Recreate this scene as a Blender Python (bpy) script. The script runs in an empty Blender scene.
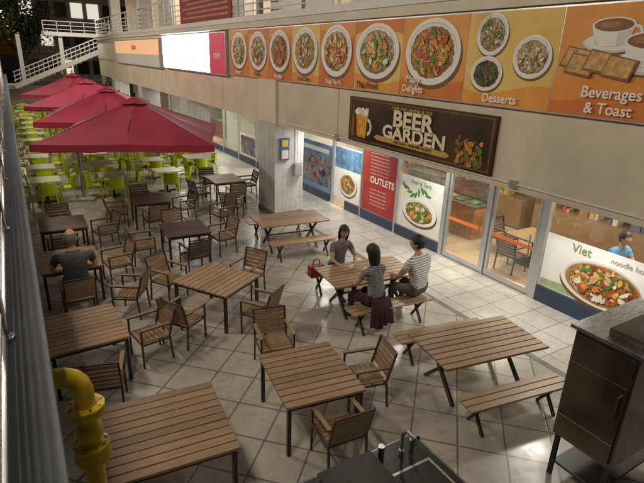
import bpy, bmesh, math, random
from mathutils import Vector, Matrix
R=random.Random(7)
S=bpy.context.scene
COL=S.collection
# ---------------------------------------------------------------- materials
def mat(name,col,rough=.6,metal=0,var=.0,scale=8,bump=0,stretch=None,emit=None,estr=0,spec=None,col2=None,island=0):
    m=bpy.data.materials.new(name);m.use_nodes=True
    n=m.node_tree.nodes;l=m.node_tree.links;b=n['Principled BSDF']
    b.inputs['Roughness'].default_value=rough;b.inputs['Metallic'].default_value=metal
    if spec is not None:b.inputs['Specular IOR Level'].default_value=spec
    c=tuple(col)+(1,)
    b.inputs['Base Color'].default_value=c
    if emit: b.inputs['Emission Color'].default_value=tuple(emit)+(1,);b.inputs['Emission Strength'].default_value=estr
    if var or bump or col2:
        tc=n.new('ShaderNodeTexCoord');mp=n.new('ShaderNodeMapping');l.new(tc.outputs['Object'],mp.inputs[0])
        if stretch: mp.inputs['Scale'].default_value=stretch
        nz=n.new('ShaderNodeTexNoise');nz.inputs['Scale'].default_value=scale;nz.inputs['Detail'].default_value=5;nz.inputs['Roughness'].default_value=.65
        l.new(mp.outputs[0],nz.inputs['Vector'])
        if var or col2:
            r=n.new('ShaderNodeValToRGB')
            r.color_ramp.elements[0].position=.3;r.color_ramp.elements[1].position=.7
            if col2: r.color_ramp.elements[0].color=c;r.color_ramp.elements[1].color=tuple(col2)+(1,)
            else:
                r.color_ramp.elements[0].color=tuple(x*(1-var) for x in col)+(1,)
                r.color_ramp.elements[1].color=tuple(min(1,x*(1+var)) for x in col)+(1,)
            l.new(nz.outputs['Fac'],r.inputs[0]);last=r.outputs[0]
            if island:
                ge=n.new('ShaderNodeNewGeometry');oi=n.new('ShaderNodeObjectInfo');ad=n.new('ShaderNodeMath');ad.operation='ADD'
                l.new(ge.outputs['Random Per Island'],ad.inputs[0]);l.new(oi.outputs['Random'],ad.inputs[1])
                mr2=n.new('ShaderNodeMapRange');mr2.inputs['From Max'].default_value=2;mr2.inputs['To Min'].default_value=1-island;mr2.inputs['To Max'].default_value=1+island
                l.new(ad.outputs[0],mr2.inputs['Value'])
                mx=n.new('ShaderNodeMix');mx.data_type='RGBA';mx.blend_type='MULTIPLY';mx.inputs[0].default_value=1
                l.new(last,mx.inputs[6]);l.new(mr2.outputs[0],mx.inputs[7]);last=mx.outputs[2]
            l.new(last,b.inputs['Base Color'])
            mr=n.new('ShaderNodeMapRange');mr.inputs['To Min'].default_value=max(.03,rough-.15);mr.inputs['To Max'].default_value=min(1,rough+.15)
            l.new(nz.outputs['Fac'],mr.inputs['Value']);l.new(mr.outputs[0],b.inputs['Roughness'])
        if bump:
            bp=n.new('ShaderNodeBump');bp.inputs['Strength'].default_value=bump;bp.inputs['Distance'].default_value=.01
            l.new(nz.outputs['Fac'],bp.inputs['Height']);l.new(bp.outputs[0],b.inputs['Normal'])
    return m
def tilemat(name,c1,c2,mortar,size,rot=0,rough=.3,msize=.012,dirt=.55):
    m=bpy.data.materials.new(name);m.use_nodes=True
    n=m.node_tree.nodes;l=m.node_tree.links;b=n['Principled BSDF']
    tc=n.new('ShaderNodeTexCoord');mp=n.new('ShaderNodeMapping');mp.inputs['Rotation'].default_value=(0,0,rot)
    l.new(tc.outputs['Object'],mp.inputs[0])
    br=n.new('ShaderNodeTexBrick');br.offset=0;br.inputs['Scale'].default_value=1
    br.inputs['Brick Width'].default_value=size;br.inputs['Row Height'].default_value=size
    br.inputs['Mortar Size'].default_value=msize;br.inputs['Mortar Smooth'].default_value=.3
    br.inputs['Color1'].default_value=tuple(c1)+(1,);br.inputs['Color2'].default_value=tuple(c2)+(1,);br.inputs['Mortar'].default_value=tuple(mortar)+(1,)
    l.new(mp.outputs[0],br.inputs['Vector'])
    def noise(sc,det):
        nz=n.new('ShaderNodeTexNoise');nz.inputs['Scale'].default_value=sc;nz.inputs['Detail'].default_value=det;nz.inputs['Roughness'].default_value=.7
        l.new(tc.outputs['Object'],nz.inputs['Vector']);return nz
    nz=noise(.9,9);n2=noise(7,6)
    r=n.new('ShaderNodeValToRGB');r.color_ramp.elements[0].position=.28;r.color_ramp.elements[0].color=(dirt,dirt*.98,dirt*.95,1);r.color_ramp.elements[1].position=.62;r.color_ramp.elements[1].color=(1.03,1.03,1.03,1)
    l.new(nz.outputs['Fac'],r.inputs[0])
    r2=n.new('ShaderNodeValToRGB');r2.color_ramp.elements[0].position=.3;r2.color_ramp.elements[0].color=(.78,.77,.75,1);r2.color_ramp.elements[1].position=.5;r2.color_ramp.elements[1].color=(1,1,1,1)
    l.new(n2.outputs['Fac'],r2.inputs[0])
    last=br.outputs['Color']
    for q in (r,r2):
        mx=n.new('ShaderNodeMix');mx.data_type='RGBA';mx.blend_type='MULTIPLY';mx.inputs[0].default_value=1
        l.new(last,mx.inputs[6]);l.new(q.outputs[0],mx.inputs[7]);last=mx.outputs[2]
    l.new(last,b.inputs['Base Color'])
    mr=n.new('ShaderNodeMapRange');mr.inputs['From Min'].default_value=.3;mr.inputs['From Max'].default_value=.7;mr.inputs['To Min'].default_value=rough+.22;mr.inputs['To Max'].default_value=max(.06,rough-.08)
    l.new(nz.outputs['Fac'],mr.inputs['Value']);l.new(mr.outputs[0],b.inputs['Roughness'])
    bp=n.new('ShaderNodeBump');bp.inputs['Strength'].default_value=.3;bp.inputs['Distance'].default_value=.004;bp.invert=True
    l.new(br.outputs['Fac'],bp.inputs['Height']);l.new(bp.outputs[0],b.inputs['Normal'])
    return m
def stripemat(name,c1,c2,freq,axis='Z',thr=.35):
    m=bpy.data.materials.new(name);m.use_nodes=True
    n=m.node_tree.nodes;l=m.node_tree.links;b=n['Principled BSDF'];b.inputs['Roughness'].default_value=.85
    tc=n.new('ShaderNodeTexCoord');w=n.new('ShaderNodeTexWave');w.bands_direction=axis;w.inputs['Scale'].default_value=freq;w.inputs['Distortion'].default_value=.6;w.inputs['Detail'].default_value=1
    l.new(tc.outputs['Object'],w.inputs['Vector'])
    r=n.new('ShaderNodeValToRGB');r.color_ramp.elements[0].position=thr;r.color_ramp.elements[0].color=tuple(c2)+(1,);r.color_ramp.elements[1].position=thr+.1;r.color_ramp.elements[1].color=tuple(c1)+(1,)
    l.new(w.outputs['Color'],r.inputs[0]);l.new(r.outputs[0],b.inputs['Base Color'])
    return m
def foodmat(name,cols,scale=14):
    m=bpy.data.materials.new(name);m.use_nodes=True
    n=m.node_tree.nodes;l=m.node_tree.links;b=n['Principled BSDF'];b.inputs['Roughness'].default_value=.45
    tc=n.new('ShaderNodeTexCoord');nz=n.new('ShaderNodeTexNoise');nz.inputs['Scale'].default_value=7;nz.inputs['Detail'].default_value=4
    l.new(tc.outputs['Object'],nz.inputs['Vector'])
    mx=n.new('ShaderNodeMix');mx.data_type='RGBA';mx.inputs[0].default_value=.25
    l.new(tc.outputs['Object'],mx.inputs[6]);l.new(nz.outputs['Color'],mx.inputs[7])
    v=n.new('ShaderNodeTexVoronoi');v.inputs['Scale'].default_value=scale;l.new(mx.outputs[2],v.inputs['Vector'])
    sp=n.new('ShaderNodeSeparateColor');l.new(v.outputs['Color'],sp.inputs[0])
    r=n.new('ShaderNodeValToRGB');e=r.color_ramp.elements;k=len(cols)
    e[0].position=0;e[0].color=tuple(cols[0])+(1,);e[1].position=1;e[1].color=tuple(cols[-1])+(1,)
    for i in range(1,k-1):
        q=e.new(i/(k-1));q.color=tuple(cols[i])+(1,)
    l.new(sp.outputs[0],r.inputs[0])
    d=n.new('ShaderNodeMapRange');d.inputs['From Max'].default_value=.9/scale;d.inputs['To Min'].default_value=1.4;d.inputs['To Max'].default_value=.5
    l.new(v.outputs['Distance'],d.inputs['Value'])
    n3=n.new('ShaderNodeTexNoise');n3.inputs['Scale'].default_value=45;n3.inputs['Detail'].default_value=3;l.new(tc.outputs['Object'],n3.inputs['Vector'])
    d3=n.new('ShaderNodeMapRange');d3.inputs['From Min'].default_value=.35;d3.inputs['From Max'].default_value=.65;d3.inputs['To Min'].default_value=.65;d3.inputs['To Max'].default_value=1.5;l.new(n3.outputs['Fac'],d3.inputs['Value'])
    last=r.outputs[0]
    for q in (d,d3):
        m2=n.new('ShaderNodeMix');m2.data_type='RGBA';m2.blend_type='MULTIPLY';m2.inputs[0].default_value=.9
        l.new(last,m2.inputs[6]);l.new(q.outputs[0],m2.inputs[7]);last=m2.outputs[2]
    l.new(last,b.inputs['Base Color'])
    return m
def glassmat(name,tint=(.9,.95,.95),g=.1,rough=.02):
    m=bpy.data.materials.new(name);m.use_nodes=True
    n=m.node_tree.nodes;l=m.node_tree.links;n.remove(n['Principled BSDF'])
    t=n.new('ShaderNodeBsdfTransparent');t.inputs[0].default_value=tuple(tint)+(1,)
    gl=n.new('ShaderNodeBsdfGlossy');gl.inputs['Roughness'].default_value=rough
    mx=n.new('ShaderNodeMixShader');mx.inputs[0].default_value=g
    l.new(t.outputs[0],mx.inputs[1]);l.new(gl.outputs[0],mx.inputs[2]);l.new(mx.outputs[0],n['Material Output'].inputs[0])
    return m
WOOD=mat('slat_wood',(.285,.182,.105),.42,var=.30,scale=5,stretch=(.8,9,9),bump=.2,island=.30)
WOODC=mat('chair_wood',(.255,.160,.09),.42,var=.28,scale=6,stretch=(1,8,8),bump=.15,island=.28)
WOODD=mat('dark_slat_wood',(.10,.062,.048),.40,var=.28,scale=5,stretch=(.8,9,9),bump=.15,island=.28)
METAL=mat('dark_frame_metal',(.03,.029,.03),.38,.5,var=.2,scale=20)
STEEL=mat('brushed_steel',(.50,.51,.52),.28,1,var=.15,scale=6,stretch=(1,12,1))
ALU=mat('aluminium_frame',(.55,.57,.59),.35,.7,var=.08)
WHITEP=mat('white_paint',(.66,.66,.64),.5,var=.08,scale=3)
BEIGE=mat('beige_render',(.60,.53,.43),.75,var=.14,scale=1.1,bump=.15)
BEIGE2=mat('pale_beige_render',(.65,.60,.51),.75,var=.10,scale=1.1,bump=.1)
GREY=mat('grey_concrete',(.34,.35,.36),.75,var=.2,scale=2.5,bump=.2)
LEDGE=mat('ledge_paint',(.27,.30,.34),.55,var=.25,scale=1.6,bump=.2)
WALK=mat('deck_walkway_floor',(.13,.13,.13),.7,var=.25,scale=4)
BLACK=mat('black_paint',(.012,.012,.014),.3,var=.3)
MAROON=mat('maroon_fabric',(.29,.018,.045),.75,var=.22,scale=2.2,bump=.25)
YELLOW=mat('yellow_pipe_paint',(.66,.45,.02),.4,var=.18,scale=7,bump=.1)
LIME=mat('lime_plastic',(.56,.68,.012),.38,var=.06)
LIGHTT=mat('pale_tabletop',(.66,.62,.48),.35,var=.08,scale=4)
PTILE=tilemat('pillar_tile',(.62,.63,.63),(.57,.58,.59),(.28,.28,.28),.3,0,.25,.006,.8)
GLASS=glassmat('shop_glass',(.88,.94,.94),.16)
SKIN=mat('skin',(.48,.27,.18),.55,var=.06)
HAIR=mat('black_hair',(.012,.010,.010),.42,var=.3,scale=40,stretch=(6,6,1),bump=.5)
GHAIR=mat('grey_hair',(.16,.15,.14),.7,var=.3,scale=40)
EYEW=mat('eye_white',(.8,.8,.8),.3);LIP=mat('lips',(.40,.13,.11),.5)
SHOE=mat('shoe_dark',(.03,.03,.035),.5,var=.2)
FLOOR=tilemat('court_tile',(.50,.465,.41),(.43,.40,.355),(.18,.17,.16),.60,math.radians(45),.19,.015,.62)
FLOOR2=tilemat('walkway_tile',(.56,.54,.50),(.50,.48,.45),(.25,.24,.23),.60,0,.17,.012,.75)
FLOORI=tilemat('shop_tile',(.50,.38,.26),(.42,.31,.21),(.25,.2,.15),.6,0,.2,.008,.8)
BAND=mat('dark_tile_band',(.16,.155,.15),.35,var=.25,scale=5)
ASPH=mat('asphalt',(.05,.05,.052),.85,var=.25,scale=6,bump=.3)
def em(name,c,s): return mat(name,c,.5,emit=c,estr=s)
LAMP=em('lamp_diffuser',(1,.93,.82),6)
# ---------------------------------------------------------------- mesh builder
class MB:
    def __init__(s): s.v=[];s.f=[];s.m=[];s.mats=[];s.sm=[]
    def mi(s,m):
        if m not in s.mats:s.mats.append(m)
        return s.mats.index(m)
    def add(s,vs,fs,m,smooth=False):
        o=len(s.v);s.v+=[tuple(v) for v in vs];k=s.mi(m)
        for f in fs:s.f.append([o+i for i in f]);s.m.append(k);s.sm.append(smooth)
    def box(s,x0,x1,y0,y1,z0,z1,m):
        s.add([(x0,y0,z0),(x1,y0,z0),(x1,y1,z0),(x0,y1,z0),(x0,y0,z1),(x1,y0,z1),(x1,y1,z1),(x0,y1,z1)],
              [(0,3,2,1),(4,5,6,7),(0,1,5,4),(1,2,6,5),(2,3,7,6),(3,0,4,7)],m)
    def beam(s,a,b,w,h,m,up=(0,0,1)):
        a=Vector(a);b=Vector(b);d=(b-a).normalized();u=Vector(up)
        if abs(d.dot(u))>.98:u=Vector((0,1,0))
        r=d.cross(u).normalized()*w/2;u=r.cross(d).normalized()*h/2
        s.add([a-r-u,a+r-u,a+r+u,a-r+u,b-r-u,b+r-u,b+r+u,b-r+u],[(0,1,2,3),(7,6,5,4),(0,4,5,1),(1,5,6,2),(2,6,7,3),(3,7,4,0)],m)
    def tube(s,a,b,r0,r1,m,n=12,cap=True):
        a=Vector(a);b=Vector(b);d=(b-a).normalized();u=Vector((0,0,1)) if abs(d.z)<.95 else Vector((1,0,0))
        r=d.cross(u).normalized();u=r.cross(d)
        vs=[];
        for c,q in((a,r0),(b,r1)):
            for i in range(n):
                t=2*math.pi*i/n;vs.append(c+r*math.cos(t)*q+u*math.sin(t)*q)
        s.add(vs,[(i,(i+1)%n,n+(i+1)%n,n+i) for i in range(n)],m,True)
        if cap: s.add(vs,[tuple(range(n))[::-1],tuple(range(n,2*n))],m)
    def path(s,pts,r,m,n=12):
        for a,b in zip(pts,pts[1:]): s.tube(a,b,r,r,m,n); 
        for p in pts[1:-1]: s.ball(p,r,m)
    def ball(s,c,r,m,sc=(1,1,1),n=10):
        vs=[];fs=[]
        for j in range(n+1):
            p=math.pi*j/n
            for i in range(n*2):
                t=math.pi*i/n;vs.append((c[0]+r*sc[0]*math.sin(p)*math.cos(t),c[1]+r*sc[1]*math.sin(p)*math.sin(t),c[2]+r*sc[2]*math.cos(p)))
        for j in range(n):
            for i in range(2*n):
                a=j*2*n+i;b=j*2*n+(i+1)%(2*n);fs.append((a,b,b+2*n,a+2*n))
        s.add(vs,fs,m,True)
    def lathe(s,c,prof,m,n=24,smooth=True):
        vs=[];fs=[]
        for r,z in prof:
            for i in range(n):
                t=2*math.pi*i/n;vs.append((c[0]+r*math.cos(t),c[1]+r*math.sin(t),c[2]+z))
        for j in range(len(prof)-1):
            for i in range(n):fs.append((j*n+i,j*n+(i+1)%n,(j+1)*n+(i+1)%n,(j+1)*n+i))
        s.add(vs,fs,m,smooth)
    # flat shapes on a vertical wall facing -X ; coordinates (y,z)
    def wp(s,pts,X,m):
        s.add([(X,y,z) for y,z in pts],[tuple(range(len(pts)))],m)
    def wr(s,y0,y1,z0,z1,X,m): s.wp([(y1,z0),(y0,z0),(y0,z1),(y1,z1)],X,m)
    def wd(s,y,z,ry,rz,X,m,n=36,rot=0,jit=0,q=None):
        c,k=math.cos(rot),math.sin(rot);P=[]
        for i in range(n):
            t=-2*math.pi*i/n;j=1+(q.uniform(-jit,jit) if q else 0);a=ry*math.cos(t)*j;b=rz*math.sin(t)*j;P.append((y+a*c-b*k,z+a*k+b*c))
        s.wp(P,X,m)
    def warc(s,y,z,r,a0,a1,w,X,m,fl=1,n=7):
        vs=[]
        for i in range(n+1):
            t=a0+(a1-a0)*i/n
            for k in (r-w,r+w):vs.append((X,y+k*math.cos(t),z+k*fl*math.sin(t)))
        s.add(vs,[(2*i,2*i+1,2*i+3,2*i+2) for i in range(n)],m)
    def mesh(s,name,bevel=0):
        me=bpy.data.meshes.new(name);me.from_pydata(s.v,[],s.f)
        for m in s.mats:me.materials.append(m)
        me.polygons.foreach_set('material_index',s.m);me.polygons.foreach_set('use_smooth',s.sm);me.update()
        if bevel:
            bm=bmesh.new();bm.from_mesh(me)
            bmesh.ops.bevel(bm,geom=bm.edges[:],offset=bevel,segments=1,affect='EDGES',clamp_overlap=True)
            bm.to_mesh(me);bm.free()
        return me
    def obj(s,name,parent=None,bevel=0,loc=(0,0,0),rz=0):
        return put(name,s.mesh(name,bevel),loc,rz,parent)
def put(name,me,loc=(0,0,0),rz=0,parent=None,sc=1):
    o=bpy.data.objects.new(name,me);COL.objects.link(o);o.location=loc;o.rotation_euler=(0,0,rz);o.scale=(sc,sc,sc)
    if parent:o.parent=parent
    return o
def empty(name,loc=(0,0,0),rz=0):
    return put(name,None,loc,rz)
def text(parent,name,s,X,y,z,size,m,align='CENTER',bold=0,shear=0,sx=1,extr=0):
    c=bpy.data.curves.new(name,'FONT');c.body=s;c.size=size;c.align_x=align;c.align_y='CENTER';c.offset=bold;c.shear=shear;c.extrude=extr
    c.materials.append(m);o=bpy.data.objects.new(name,c);COL.objects.link(o)
    o.matrix_world=Matrix(((0,0,-1,X),(-1,0,0,y),(0,1,0,z),(0,0,0,1)))@Matrix.Diagonal((sx,1,1,1))
    o.parent=parent;return o
def area(name,loc,rot,sx,sy,p,c,parent=None):
    L=bpy.data.lights.new(name,'AREA');L.shape='RECTANGLE';L.size=sx;L.size_y=sy;L.energy=p;L.color=c
    o=bpy.data.objects.new(name,L);COL.objects.link(o);o.location=loc;o.rotation_euler=rot
    if parent:o.parent=parent
    return o
# ---------------------------------------------------------------- ground
g=MB();g.box(-300,300,-300,400,-.3,-.03,ASPH);g.obj('ground')
g=MB();g.box(-3,6.9,-3,46,-.1,0,FLOOR);g.box(6.9,8.85,-3,46,-.1,0,FLOOR2)
g.box(6.84,6.96,-3,46,-.05,.004,BAND)
g.obj('court_pavement')
g=MB();g.box(8.85,13.2,-3,46,-.1,.02,FLOORI);g.obj('shop_floor')
# ---------------------------------------------------------------- near deck
d=empty('balcony_deck')
m=MB();m.box(-3.2,-.03,-4,34,2.95,3.2,LEDGE);m.box(-3.2,-.30,-4,34,3.2,3.215,WALK)
m.obj('slab',d)
m=MB();m.box(-1.5,-1.2,-4,34,-.05,2.95,GREY)
m.obj('retaining_wall',d)
m=MB()
m.box(-.25,-.20,-4,34,3.2,3.24,ALU)
for i in range(20):
    y=-3+i*1.9; m.tube((-.21,y,3.2),(-.21,y,4.28),.024,.024,STEEL);m.tube((-.21,y,3.2),(-.21,y,3.22),.05,.05,STEEL)
for z in (3.36,3.50,3.64,3.78,3.92,4.06): m.tube((-.21,-4,z),(-.21,34,z),.011,.011,STEEL,8)
m.tube((-.21,-4,4.29),(-.21,34,4.29),.03,.03,STEEL,14)
m.obj('railing',d)
m=MB();m.box(-3.4,-.1,-4,36,7.1,7.25,WHITEP)  # unseen roof, added as a mount for the court lamps
for y in (0,8,16,24,32):m.box(-3.1,-2.8,y,y+.3,3.2,7.1,WHITEP)
m.obj('added_lamp_roof',d)
WARM=(1,.87,.69)
for y,p in ((2.5,290),(9,310),(16.5,340),(25,470),(33,520)):  # lamps added out of view above the deck to light the court
    f=MB();f.box(-.75,-.25,y-.8,y+.8,6.98,7.1,ALU);f.box(-.71,-.29,y-.76,y+.76,6.965,6.98,LAMP)
    o=f.obj('added_court_light')
    area('lamp',(-.5,y,6.95),(0,math.radians(-40),0),.8,1.2,p,WARM,o)
# ---------------------------------------------------------------- main building
b=empty('shophouse_building')
m=MB()
m.box(6.42,6.75,-3,45,2.79,4.02,BEIGE)
m.box(6.40,6.75,-3,45,4.0201,5.38,BEIGE2)
m.box(6.30,13,-3,45,5.381,5.66,BEIGE2)
m.box(6.26,6.299,-3,45,5.55,5.70,WHITEP)
m.box(6.751,13,-3,45,2.88,3.0,WHITEP)
m.box(6.34,6.419,13.05,14.2,2.80,4.0,BEIGE2)
for y in (1.2,9.9,17.4,25.8,34.2):m.box(6.412,6.4205,y,y+.02,2.79,4.0,GREY)
m.tube((6.40,-3,2.90),(6.40,13.05,2.90),.015,.015,WHITEP,8)
for y in (4.8,9.8):m.box(6.36,6.419,y,y+.12,2.84,2.96,ALU)
m.obj('fascia_beam',b)
m=MB()
for y in (13.1,21.5,30,38.5):
    m.box(6.35,7.3,y,y+1.15,0,2.789,PTILE);m.box(6.33,7.32,y-.02,y+1.17,0,.15,BAND)
for y in (4.6,13.1,21.5,30,38.5):
    m.box(6.6,7.2,y+.1,y+.8,5.661,9.2,WHITEP)
m.tube((6.62,14.6,5.67),(6.62,14.6,9.2),.07,.07,GREY)
m.obj('pillars',b)
m=MB()
m.box(9.6,9.8,-3,45,5.661,9.2,BEIGE2);m.box(5.8,13,-3,45,9.2,9.5,WHITEP)
DW=em('dim_window',(.62,.5,.34),.5)
for i in range(15):
    y=-1+i*3; m.box(9.56,9.6,y,y+1.8,6.2,8.2,DW if i%2 else GREY);m.box(9.53,9.56,y-.05,y,5.67,8.25,ALU);m.box(9.53,9.56,y+1.8,y+1.85,5.67,8.25,ALU)
m.obj('upper_wall',b)
WP=mat('wood_panel',(.30,.17,.08),.5,var=.25,scale=3,stretch=(1,6,.6))
m=MB();m.box(13,13.2,-3,46,0,3,WP);m.box(8.85,13,-3.2,-3,0,3,BEIGE2);m.box(8.85,13,45.0,45.2,0,9.2,BEIGE2)
for y in (2.4,16.2,24,34): m.box(9.0,12.99,y,y+.1,.03,2.87,WHITEP)
m.obj('interior_walls',b)
m=MB()
for i in range(34):
    y=-3+i*1.45
    m.box(6.40,6.45,y,y+.05,5.662,6.72,WHITEP)
for z in (5.85,6.05,6.25,6.45): m.tube((6.425,-3,z),(6.425,45,z),.018,.018,WHITEP,8)
m.tube((6.425,-3,6.75),(6.425,45,6.75),.035,.035,WHITEP,10)
m.obj('upper_railing',b)
# shopfront frames and glass
m=MB()
BLUE=mat('dark_blue_base',(.03,.05,.09),.4,var=.2)
XF=8.85
m.box(XF-.05,XF+.05,-3,5.72,.0,.34,BLUE)
m.box(XF-.05,XF+.05,8.62,13.0,.0,.28,BLUE);m.box(XF-.05,XF+.05,14,45,.0,.28,BLUE)
for y,w in ((-.2,.06),(2.75,.06),(5.72,.16),(7.15,.07),(8.5,.12),(10.4,.07),(12.1,.05),(13.75,.07),(16.1,.08),(18,.06),(20,.06),(22,.08),(24,.06),(26.2,.06),(28.5,.06),(31,.08),(34,.06),(37,.06),(40,.08),(43,.06)):
    m.box(XF-.06,XF+.06,y,y+w,.0,2.879,ALU)
m.box(XF-.045,XF+.045,-3,45,2.25,2.31,ALU)
for y0,y1 in ((5.9,7.13),(7.24,8.48)):
    m.box(XF-.03,XF+.03,y0,y0+.07,.03,2.24,ALU);m.box(XF-.03,XF+.03,y1-.07,y1,.03,2.24,ALU);m.box(XF-.029,XF+.029,y0+.07,y1-.07,.03,.15,ALU)
    m.tube((XF-.09,y0+.13,.85),(XF-.09,y0+.13,1.35),.014,.014,STEEL)
ORS=mat('orange_decal',(.65,.17,.04),.5)
m.box(XF-.036,XF-.031,5.97,7.06,1.0,1.08,ORS);m.box(XF-.036,XF-.031,7.31,8.41,1.0,1.08,ORS)
m.obj('shopfront_frames',b)
m=MB();m.add([(XF,-3,.3),(XF,45,.3),(XF,45,2.88),(XF,-3,2.88)],[(0,3,2,1)],GLASS);m.obj('shopfront_glass',b)
m=MB();m.box(6.50,6.80,13.04,13.08,1.75,2.4,mat('blue_notice',(.05,.13,.34),.5));m.box(6.55,6.75,13.03,13.039,2.15,2.34,mat('yellow_notice',(.7,.52,.05),.5));m.box(6.54,6.76,13.03,13.039,1.8,2.05,WHITEP);m.obj('pillar_notice')
m=MB();m.box(6.95,7.2,12.98,13.08,1.25,1.65,ALU);m.box(6.98,7.17,12.97,12.979,1.3,1.6,GREY);m.tube((7.07,13.05,1.65),(7.07,13.05,2.78),.015,.015,WHITEP,8);m.obj('meter_box')
# ---------------------------------------------------------------- food printing
FCOL={'g':(.07,.22,.03),'r':(.50,.07,.02),'y':(.72,.44,.08),'b':(.22,.09,.035),'w':(.74,.68,.54),'o':(.64,.24,.04),'d':(.045,.025,.015),'p':(.66,.36,.22)}
FM={k:mat('print_'+k,v,.5,var=.5,scale=28) for k,v in FCOL.items()}
PLATE=mat('print_plate',(.80,.80,.78),.5,var=.05,scale=3);PLATE2=mat('print_plate_rim',(.60,.60,.61),.5,var=.1,scale=3);PSH=mat('print_plate_dark',(.16,.08,.03),.5)
fcache={}
def dish(m,y,z,r,X,cols,seed,flat=1.0,n=60,noodle=False,bowl=None):
    q=random.Random(seed)
    m.wd(y-.03*r,z-.08*r,r*1.03,r*flat*1.03,X-.002,PSH)
    m.wd(y,z,r,r*flat,X-.004,PLATE);m.wd(y+.01*r,z+.01*r,r*.88,r*flat*.88,X-.006,PLATE2);m.wd(y,z-.02*r,r*.86,r*flat*.85,X-.008,bowl or PLATE)
    if cols not in fcache: fcache[cols]=foodmat('print_food_'+cols,[FCOL[c] for c in cols],17)
    m.wd(y-.01*r,z-.02*r,r*.79,r*flat*.77,X-.009,FM['b'],n=44,jit=.04,q=q)
    m.wd(y,z,r*.78,r*flat*.75,X-.010,fcache[cols],n=44,jit=.05,q=q)
    k=0
    if noodle:
        for i in range(90):
            t=q.uniform(0,6.3);rr=r*.5*math.sqrt(q.random());a=q.uniform(0,6.3);k+=1
            m.warc(y+rr*math.cos(t),z+rr*flat*math.sin(t),r*q.uniform(.1,.3),a,a+q.uniform(.8,2.4),r*.012,X-.0105-.0001*k,FM[q.choice('yyow' if q.random()<.8 else 'ob')],flat)
    for i in range(n):
        t=q.uniform(0,6.3);rr=r*.62*math.sqrt(q.random());c=FM[q.choice(cols)];sz=r*q.uniform(.03,.13);as_=q.uniform(.3,.8);ro=q.uniform(0,3);k+=2
        yy=y+rr*math.cos(t);zz=z+rr*flat*math.sin(t)
        if i%2:m.wd(yy-.005,zz-.008,sz*1.04,sz*as_*1.04,X-.0105-.0001*k,FM['b'],n=9,rot=ro)
        m.wd(yy,zz,sz,sz*as_,X-.0106-.0001*k,c,n=9,rot=ro,jit=.25,q=q)
YE=mat('print_yellow',(.66,.42,.06),.5,col2=(.80,.60,.20),scale=1.2)
ORR=mat('print_orange',(.68,.23,.03),.5,col2=(.76,.38,.08),scale=1.2)
ORD=mat('print_deep_orange',(.54,.12,.02),.5,col2=(.68,.23,.04),scale=1.0)
WTX=mat('print_white_text',(.82,.82,.78),.5);RTX=mat('print_red_text',(.5,.03,.03),.5);DTX=mat('print_dark_text',(.04,.02,.02),.5)
XB=6.34
sg=MB();sg.box(XB,6.399,2.85,16.5,4.0,5.36,ALU)
edges=[2.85,4.47,6.1,7.7,9.25,10.7,12.1,13.5,14.9,16.45]
bgs=[ORR,YE,ORR,YE,ORD,YE,ORD,ORR,ORD]
for i in range(9):
    sg.wr(edges[i],edges[i+1]-.015,4.02,5.34,XB-.003,bgs[i])
    y0,y1=edges[i],edges[i+1]-.015
    P=[(y1,4.02),(y0,4.02)]+[(y0+(y1-y0)*k/10,4.26+.08*math.sin(k*.5+i)) for k in range(11)]
    sg.wp(P,XB-.005,[ORD,ORR,ORD,ORR][i%4])
    P=[(y1,5.34),(y1,5.15)]+[(y0+(y1-y0)*(10-k)/10,5.12+.1*math.sin(k*.4+i*2)) for k in range(11)]+[(y0,5.34)]
    sg.wp(P[::-1],XB-.005,[ORD,ORR,YE,ORR][(i+1)%4])
X2=XB-.008
dish(sg,5.62,5.03,.30,X2,'gwog',3,1,60);dish(sg,4.86,4.72,.32,X2,'wbwyo',4,.9,60);dish(sg,5.64,4.47,.31,X2,'ddgb',14,.82,60)
dish(sg,6.9,4.77,.68,X2,'oyrog',5,.80,90,True)
dish(sg,8.48,4.77,.70,X2,'gwyog',6,.74,120)
dish(sg,9.98,4.77,.63,X2,'orybw',7,.86,90,True)
dish(sg,11.4,4.77,.62,X2,'bowgy',8,.86,90)
dish(sg,12.8,4.75,.61,X2,'gyrbo',9,.86,90,True)
dish(sg,14.2,4.75,.61,X2,'brywg',10,.86,90)
dish(sg,15.65,4.75,.62,X2,'oywgb',11,.86,90)
for k in range(7):
    a=1.2+k*.12;sg.wp([(6.0,4.95),(6.0+.42*math.cos(a+.05)-.2,4.95+.38*math.sin(a)),(6.03+.42*math.cos(a+.15)-.2,4.96+.38*math.sin(a+.1))],X2-.03-.001*k,FM['yo'[k%2]])
CUP=PLATE
def cup(y,z,r,k):
    sg.wd(y-.02,z-r*.80,r*1.4,r*.44,k+.001,PSH);sg.wd(y,z-r*.75,r*1.35,r*.42,k,PLATE2);sg.wd(y,z-r*.70,r*1.25,r*.36,k-.002,CUP);sg.wd(y,z-r*.70,r*.8,r*.22,k-.003,PLATE2)
    sg.wp([(y+r,z),(y+r*.85,z-r*.5),(y+r*.5,z-r*.88),(y-r*.5,z-r*.88),(y-r*.85,z-r*.5),(y-r,z)],k-.004,CUP)
    sg.wp([(y-r*.3,z),(y-r*.25,z-r*.88),(y-r*.5,z-r*.88),(y-r*.85,z-r*.5),(y-r,z)],k-.0045,PLATE2)
    sg.warc(y-r*1.02,z-r*.32,r*.26,0,6.29,r*.06,k-.0035,CUP,1,16)
    sg.wd(y,z,r,r*.33,k-.006,CUP);sg.wd(y,z,r*.9,r*.27,k-.008,FM['b']);sg.wd(y+r*.2,z+r*.03,r*.5,r*.12,k-.009,mat('print_crema',(.35,.17,.07),.5,var=.4,scale=20))
cup(3.78,5.10,.27,X2);cup(3.28,4.92,.32,X2-.012)
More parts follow.
